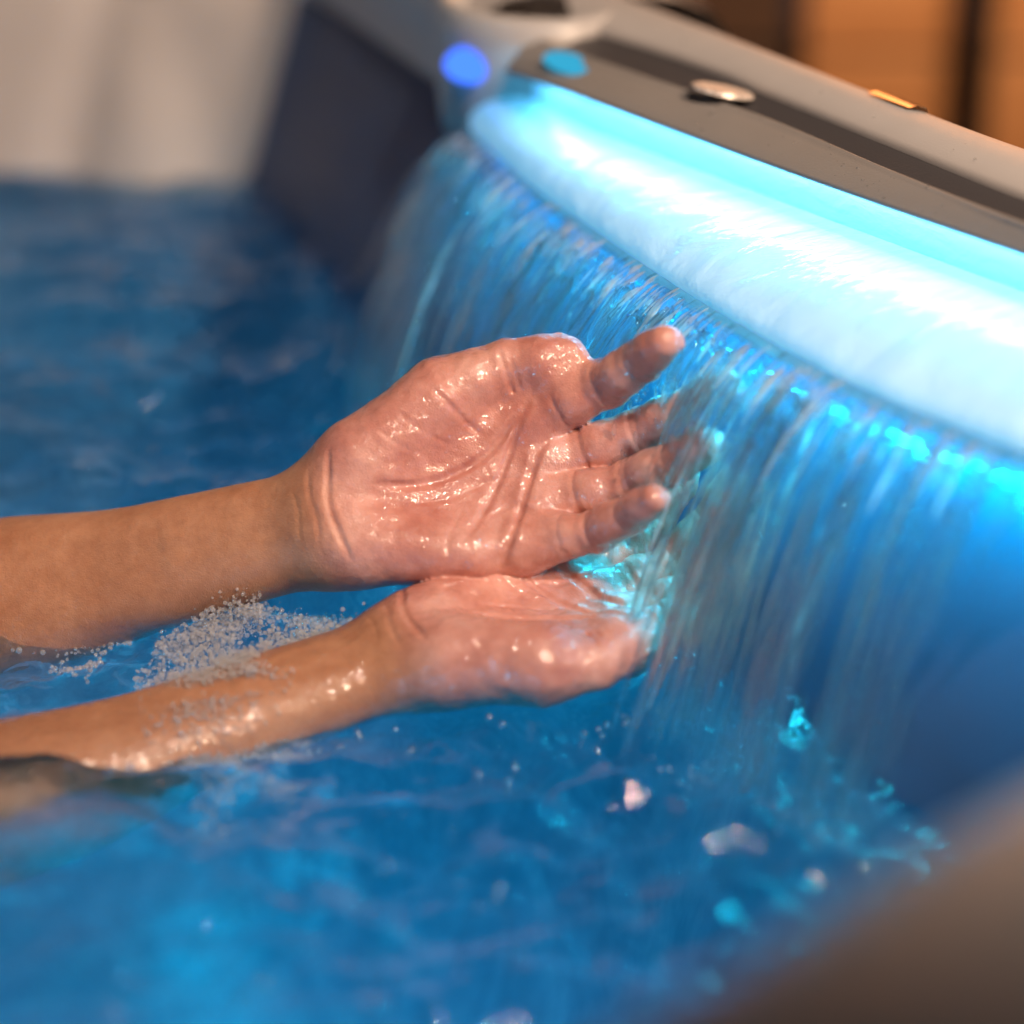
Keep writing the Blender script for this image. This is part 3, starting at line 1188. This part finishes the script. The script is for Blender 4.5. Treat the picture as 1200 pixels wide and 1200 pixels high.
SQ = np.stack([kk * nsx + ii, kk * nsx + ii + 1, k2 * nsx + ii + 1, k2 * nsx + ii], 1)
sheet = fast_mesh('waterfall_sheet', SVv, outward(SVv, SQ), M_fall)
tag(sheet, 'clear ribbed sheet of water just leaving the glowing lip', 'water', kind='stuff')

# strands that go on below it, thinning and breaking into beads; each stops at a hand or at the water
NSEG, NSIDE = 46, 6
ang = np.arange(NSIDE) / NSIDE * 2 * math.pi
SV, SF = [], []
voff = 0


def add_tube(C, R, flat=1.0, fdir=None):
    global voff
    n = len(C)
    T = np.gradient(C, axis=0); T /= np.linalg.norm(T, axis=1)[:, None] + 1e-12
    U = np.cross(T, V(0.91, 0.41, 0)); U /= np.linalg.norm(U, axis=1)[:, None]
    W = np.cross(T, U)
    pts = C[:, None, :] + R[:, None, None] * (np.cos(ang)[None, :, None] * U[:, None, :] * flat + np.sin(ang)[None, :, None] * W[:, None, :])
    SV.append(pts.reshape(-1, 3))
    a = np.arange(n - 1)[:, None] * NSIDE + np.arange(NSIDE)[None]
    b = np.arange(n - 1)[:, None] * NSIDE + (np.arange(NSIDE)[None] + 1) % NSIDE
    SF.append(np.stack([a, b, b + NSIDE, a + NSIDE], -1).reshape(-1, 4) + voff)
    voff += n * NSIDE


def blocked(p):
    hit = BODY.find_nearest(Vector(p), 0.012)
    if hit[0] is None:
        return False
    return (Vector(p) - hit[0]).dot(hit[1]) < 0.0005 * 0 or hit[3] < 0.0012


splash_pts = []
SMAX = float(arcA[np.argmin(np.hypot(cA[:, 0] - 0.160, cA[:, 1] - 0.842))])
N_STRAND = 760
for i in range(N_STRAND):
    s = RNG.uniform(0.0, SMAX) if i % 12 else RNG.uniform(SMAX, SMAX + 0.04)
    if vnoise(np.array([[s * 95, 0.5, 7.0]]))[0] < RNG.uniform(-0.9, 0.45):
        continue
    v = 0.44 + RNG.normal(0, 0.045)
    drift = RNG.normal(0, 0.045)
    r0 = float(np.clip(RNG.lognormal(math.log(0.00070), 0.65), 0.00028, 0.0030))
    tend = math.sqrt(2 * 0.15 / G)
    t = np.linspace(0.02 + 0.03 * RNG.random(), tend, NSEG)
    wob = 0.0012 * vnoise(np.column_stack([t * 40, np.full(NSEG, i * 3.7), np.zeros(NSEG)])) * (t / tend) * 2
    C = fall_pos(np.full(NSEG, s), t, np.full(NSEG, v), drift=drift, side=wob)
    nz = vnoise(np.column_stack([t * RNG.uniform(25, 60), np.full(NSEG, i * 1.37), np.ones(NSEG)]))
    amp = 0.35 + 0.9 * (t / tend)
    R = r0 * np.clip(0.85 + amp * nz * 1.4, 0.0, 2.2) * (1.15 - 0.5 * t / tend)
    keep = NSEG
    for k in range(NSEG):
        if C[k, 2] < -0.002:
            keep = k + 1
            break
        if BODY.find_nearest(Vector(C[k]), 0.0035)[0] is not None:
            keep = k + 1
            splash_pts.append(C[k].copy())
            break
    C, R = C[:keep], R[:keep]
    # split into runs where the radius stays above a threshold
    ok = R > 0.00016
    k = 0
    while k < keep:
        if not ok[k]:
            k += 1; continue
        e = k
        while e < keep and ok[e]:
            e += 1
        if e - k >= 3:
            Rr = R[k:e].copy(); Rr[0] *= 0.05; Rr[-1] *= 0.05
            add_tube(C[k:e], Rr, flat=RNG.uniform(0.8, 1.9))
        k = e
SV = np.concatenate(SV); SF = np.concatenate(SF)
strands = fast_mesh('waterfall_strands', SV, outward(SV, SF), M_fall)
tag(strands, 'countless clear strands of water falling from the lip onto the hands', 'water', kind='stuff')

# streaks full of fine air, which catch the light of the lip: many short ones at the top, a few long ones
M_air = make_fall('aerated_water', SCAT=0.80)
SV, SF = [], []
voff = 0
for i in range(520):
    s = RNG.uniform(0.0, SMAX + 0.035)
    if vnoise(np.array([[s * 120, 4.5, 2.0]]))[0] < RNG.uniform(-0.8, 0.4):
        continue
    longer = i % 14 == 0
    ta = RNG.uniform(0.0, 0.03) if not longer else RNG.uniform(0.0, 0.09)
    tb = ta + (RNG.uniform(0.008, 0.045) if not longer else RNG.uniform(0.05, 0.11))
    tb = min(tb, 0.165)
    n = 14
    t = np.linspace(ta, tb, n)
    C = fall_pos(np.full(n, s), t, np.full(n, 0.44 + RNG.normal(0, 0.04)), drift=RNG.normal(0, 0.04))
    r0 = 0.0003 * 5.0 ** RNG.random() * (0.6 if longer else 1.0)
    R = r0 * np.clip(np.sin(np.linspace(0.05, math.pi - 0.05, n)) ** 0.6 * (0.8 + 0.7 * vnoise(np.column_stack([t * 90, np.full(n, i * 2.1), np.zeros(n)]))), 0.04, 2)
    keep = n
    for k in range(n):
        if C[k, 2] < 0.0 or BODY.find_nearest(Vector(C[k]), 0.003)[0] is not None:
            keep = k
            break
    if keep >= 3:
        R = R[:keep].copy(); R[-1] *= 0.1
        add_tube(C[:keep], R, flat=RNG.uniform(0.7, 1.3))
SV = np.concatenate(SV); SF = np.concatenate(SF)
air = fast_mesh('waterfall_streaks', SV, outward(SV, SF), M_air)
tag(air, 'bright airy streaks in the falling water just under the glowing lip', 'water', kind='stuff')

# ------------------------------------------------------------------ loose drops
def ico(sub):
    bm = bmesh.new(); bmesh.ops.create_icosphere(bm, subdivisions=sub, radius=1.0)
    v = np.array([x.co[:] for x in bm.verts]); f = np.array([[x.index for x in fc.verts] for fc in bm.faces]); bm.free()
    return v, f


def scatter(name, C, S, mat, sub=1):
    """many small ellipsoids as one mesh; C (n,3) centres, S (n,3) radii"""
    v, f = ico(sub)
    n = len(C)
    VV = (C[:, None, :] + v[None] * S[:, None, :]).reshape(-1, 3)
    FF = (f[None] + (np.arange(n) * len(v))[:, None, None]).reshape(-1, 3)
    return fast_mesh(name, VV, FF, mat)


C, S = [], []
for i in range(900):
    s = RNG.uniform(0, SMAX + 0.03); t = RNG.uniform(0.02, 0.165)
    p = fall_pos(np.array([s]), np.array([t]), np.array([0.44 + RNG.normal(0, 0.05)]), side=np.array([RNG.normal(0, 0.002)]))[0]
    if p[2] < 0.004:
        continue
    r = RNG.uniform(0.0004, 0.0013)
    C.append(p); S.append((r, r, r * RNG.uniform(1.5, 4.5)))
for p in splash_pts:
    for _ in range(3):
        d = RNG.normal(0, 1, 3); d[2] = abs(d[2])
        r = RNG.uniform(0.0003, 0.0009)
        C.append(p + d * 0.006); S.append((r, r, r))
drops = scatter('water_drops', np.array(C), np.array(S), M_fall, 1)
tag(drops, 'loose clear drops in the falling water and splashing off the hands', 'water', kind='stuff')

# ================================================================== foam between the arms
def make_bubble():
    t = NT('foam_bubble')
    lw = t.n('LayerWeight', Blend=0.35)
    fr = t.n('Math', _operation='MULTIPLY'); t.link(lw.outputs['Facing'], fr.inputs[0]); fr.inputs[1].default_value = 0.46
    gl = t.n('BsdfGlossy', Roughness=0.09)
    gl.inputs[0].default_value = (1, 1, 1, 1)
    tr = t.n('BsdfTransparent')
    tl = t.n('BsdfTranslucent'); tl.inputs[0].default_value = (0.96, 0.96, 0.97, 1)
    df = t.n('BsdfDiffuse'); df.inputs[0].default_value = (0.96, 0.96, 0.97, 1)
    m0 = t.n('MixShader', Fac=0.5); t.link(tl.outputs[0], m0.inputs[1]); t.link(df.outputs[0], m0.inputs[2])
    m1 = t.n('MixShader', Fac=0.25); t.link(tr.outputs[0], m1.inputs[1]); t.link(m0.outputs[0], m1.inputs[2])
    m2 = t.n('MixShader', Fac=fr.outputs[0]); t.link(m1.outputs[0], m2.inputs[1]); t.link(gl.outputs[0], m2.inputs[2])
    return t.surf(m2.outputs[0])


M_bub = make_bubble()
C, S = [], []


def foam_patch(c, cov, n, rmin, rmax, lift, thr=-0.45, ride=False):
    L = np.linalg.cholesky(np.array(cov))
    u = RNG.normal(0, 1, (n, 2))
    rr = np.hypot(u[:, 0], u[:, 1])
    xy = np.array(c) + u @ L.T
    dens = vnoise(np.column_stack([xy * 70, np.full(n, 3.0)]))
    ok = (rr < 2.2) & (dens > thr + 0.16 * rr)
    xy, rr = xy[ok], rr[ok]
    r = rmin * (rmax / rmin) ** (RNG.random(len(xy)) ** 2.3)
    z = water_height(xy) + r * 0.5 + np.abs(RNG.normal(0, 1, len(xy))) * lift * np.exp(-rr * rr * 0.7)
    for k in range(len(xy)):
        p = V(xy[k, 0], xy[k, 1], z[k])
        hit = BODY.find_nearest(Vector(p), 0.02)
        if hit[0] is not None and (Vector(p) - hit[0]).dot(hit[1]) < -0.0005:
            if not ride:
                continue
            dn = BODY.ray_cast(Vector((p[0], p[1], 0.03)), Vector((0, 0, -1)))
            if dn[0] is None or dn[0].z > 0.016:
                continue
            p = V(p[0], p[1], dn[0].z + r[k] * 0.5 + abs(RNG.normal(0, 0.0022)))
        C.append(p); S.append((r[k],) * 3)


foam_patch((-0.118, 0.936), ((0.0014, 0.0), (0.0, 0.00028)), 17000, 0.00022, 0.0012, 0.0070, -0.5)
foam_patch((-0.064, 0.928), ((0.0005, 0.0), (0.0, 0.00012)), 6000, 0.00022, 0.0012, 0.0050, -0.5)
foam_patch((-0.118, 0.893), ((0.00024, 0.00008), (0.00008, 0.0008)), 8500, 0.00018, 0.0010, 0.0060, -0.45, True)
foam_patch((-0.106, 0.838), ((0.00016, 0.0), (0.0, 0.0009)), 5000, 0.00018, 0.0009, 0.0020, -0.4)
foam_patch((-0.200, 0.962), ((0.0016, 0.0), (0.0, 0.00006)), 500, 0.0005, 0.0024, 0.0008)
# froth where the fall meets the water
for q0 in cA[::3]:
    k = int(np.argmin(np.abs(cA[:, 1] - q0[1])))
    c2 = cA[k, :2] - OUTN[k] * FALL
    foam_patch((c2[0], c2[1]), ((0.00012, 0.0), (0.0, 0.00012)), 34, 0.0002, 0.0009, 0.003, -0.2)
C, S = np.array(C), np.array(S)
big = S[:, 0] > 0.0006


def two_sizes(name, C, S, mat):
    v1, f1 = ico(1); v2, f2 = ico(2)
    VV, FF, n0 = [], [], 0
    for v, f, m in ((v1, f1, ~big), (v2, f2, big)):
        n = int(m.sum())
        VV.append((C[m][:, None, :] + v[None] * S[m][:, None, :]).reshape(-1, 3))
        FF.append((f[None] + (np.arange(n) * len(v))[:, None, None]).reshape(-1, 3) + n0)
        n0 += n * len(v)
    return fast_mesh(name, np.concatenate(VV), np.concatenate(FF), mat)


foam = two_sizes('foam', C, S, M_bub)
tag(foam, 'cluster of tiny white foam bubbles floating between the two forearms', 'foam', kind='stuff')
# single bubbles riding on the water
tG = NT('bubble_glint')
lwG = tG.n('LayerWeight', Blend=0.4)
glG = tG.n('BsdfGlossy', Roughness=0.16); trG = tG.n('BsdfTransparent')
scG = tG.n('Math', _operation='MULTIPLY_ADD'); tG.link(lwG.outputs['Facing'], scG.inputs[0]); scG.inputs[1].default_value = 0.5; scG.inputs[2].default_value = 0.14
mxG = tG.n('MixShader', Fac=scG.outputs[0]); tG.link(trG.outputs[0], mxG.inputs[1]); tG.link(glG.outputs[0], mxG.inputs[2])
M_glint = tG.surf(mxG.outputs[0])
C, S = [], []
for x, y, n, sp in ((-0.006, 0.741, 4, 0.010), (-0.045, 0.760, 2, 0.006), (-0.093, 0.681, 3, 0.009), (0.0286, 0.783, 1, 0.004), (-0.01, 0.845, 9, 0.022),
                    (-0.065, 0.862, 12, 0.020), (0.035, 0.865, 8, 0.016), (-0.16, 0.83, 8, 0.03)):
    for _ in range(n):
        px, py = x + RNG.normal(0, sp * 0.5), y + RNG.normal(0, sp * 0.6)
        r = RNG.uniform(0.0008, 0.0021) if y > 0.80 else RNG.uniform(0.0010, 0.0026)
        C.append(V(px, py, water_height(np.array([[px, py]]))[0] + r * 0.35)); S.append((r, r, r))
bub = scatter('surface_bubbles', np.array(C), np.array(S), M_glint, 3)
tag(bub, 'scattered single bubbles glinting on the blue water near the hands', 'bubbles', kind='stuff')
print('total script', round(_time.time() - _t0, 1))
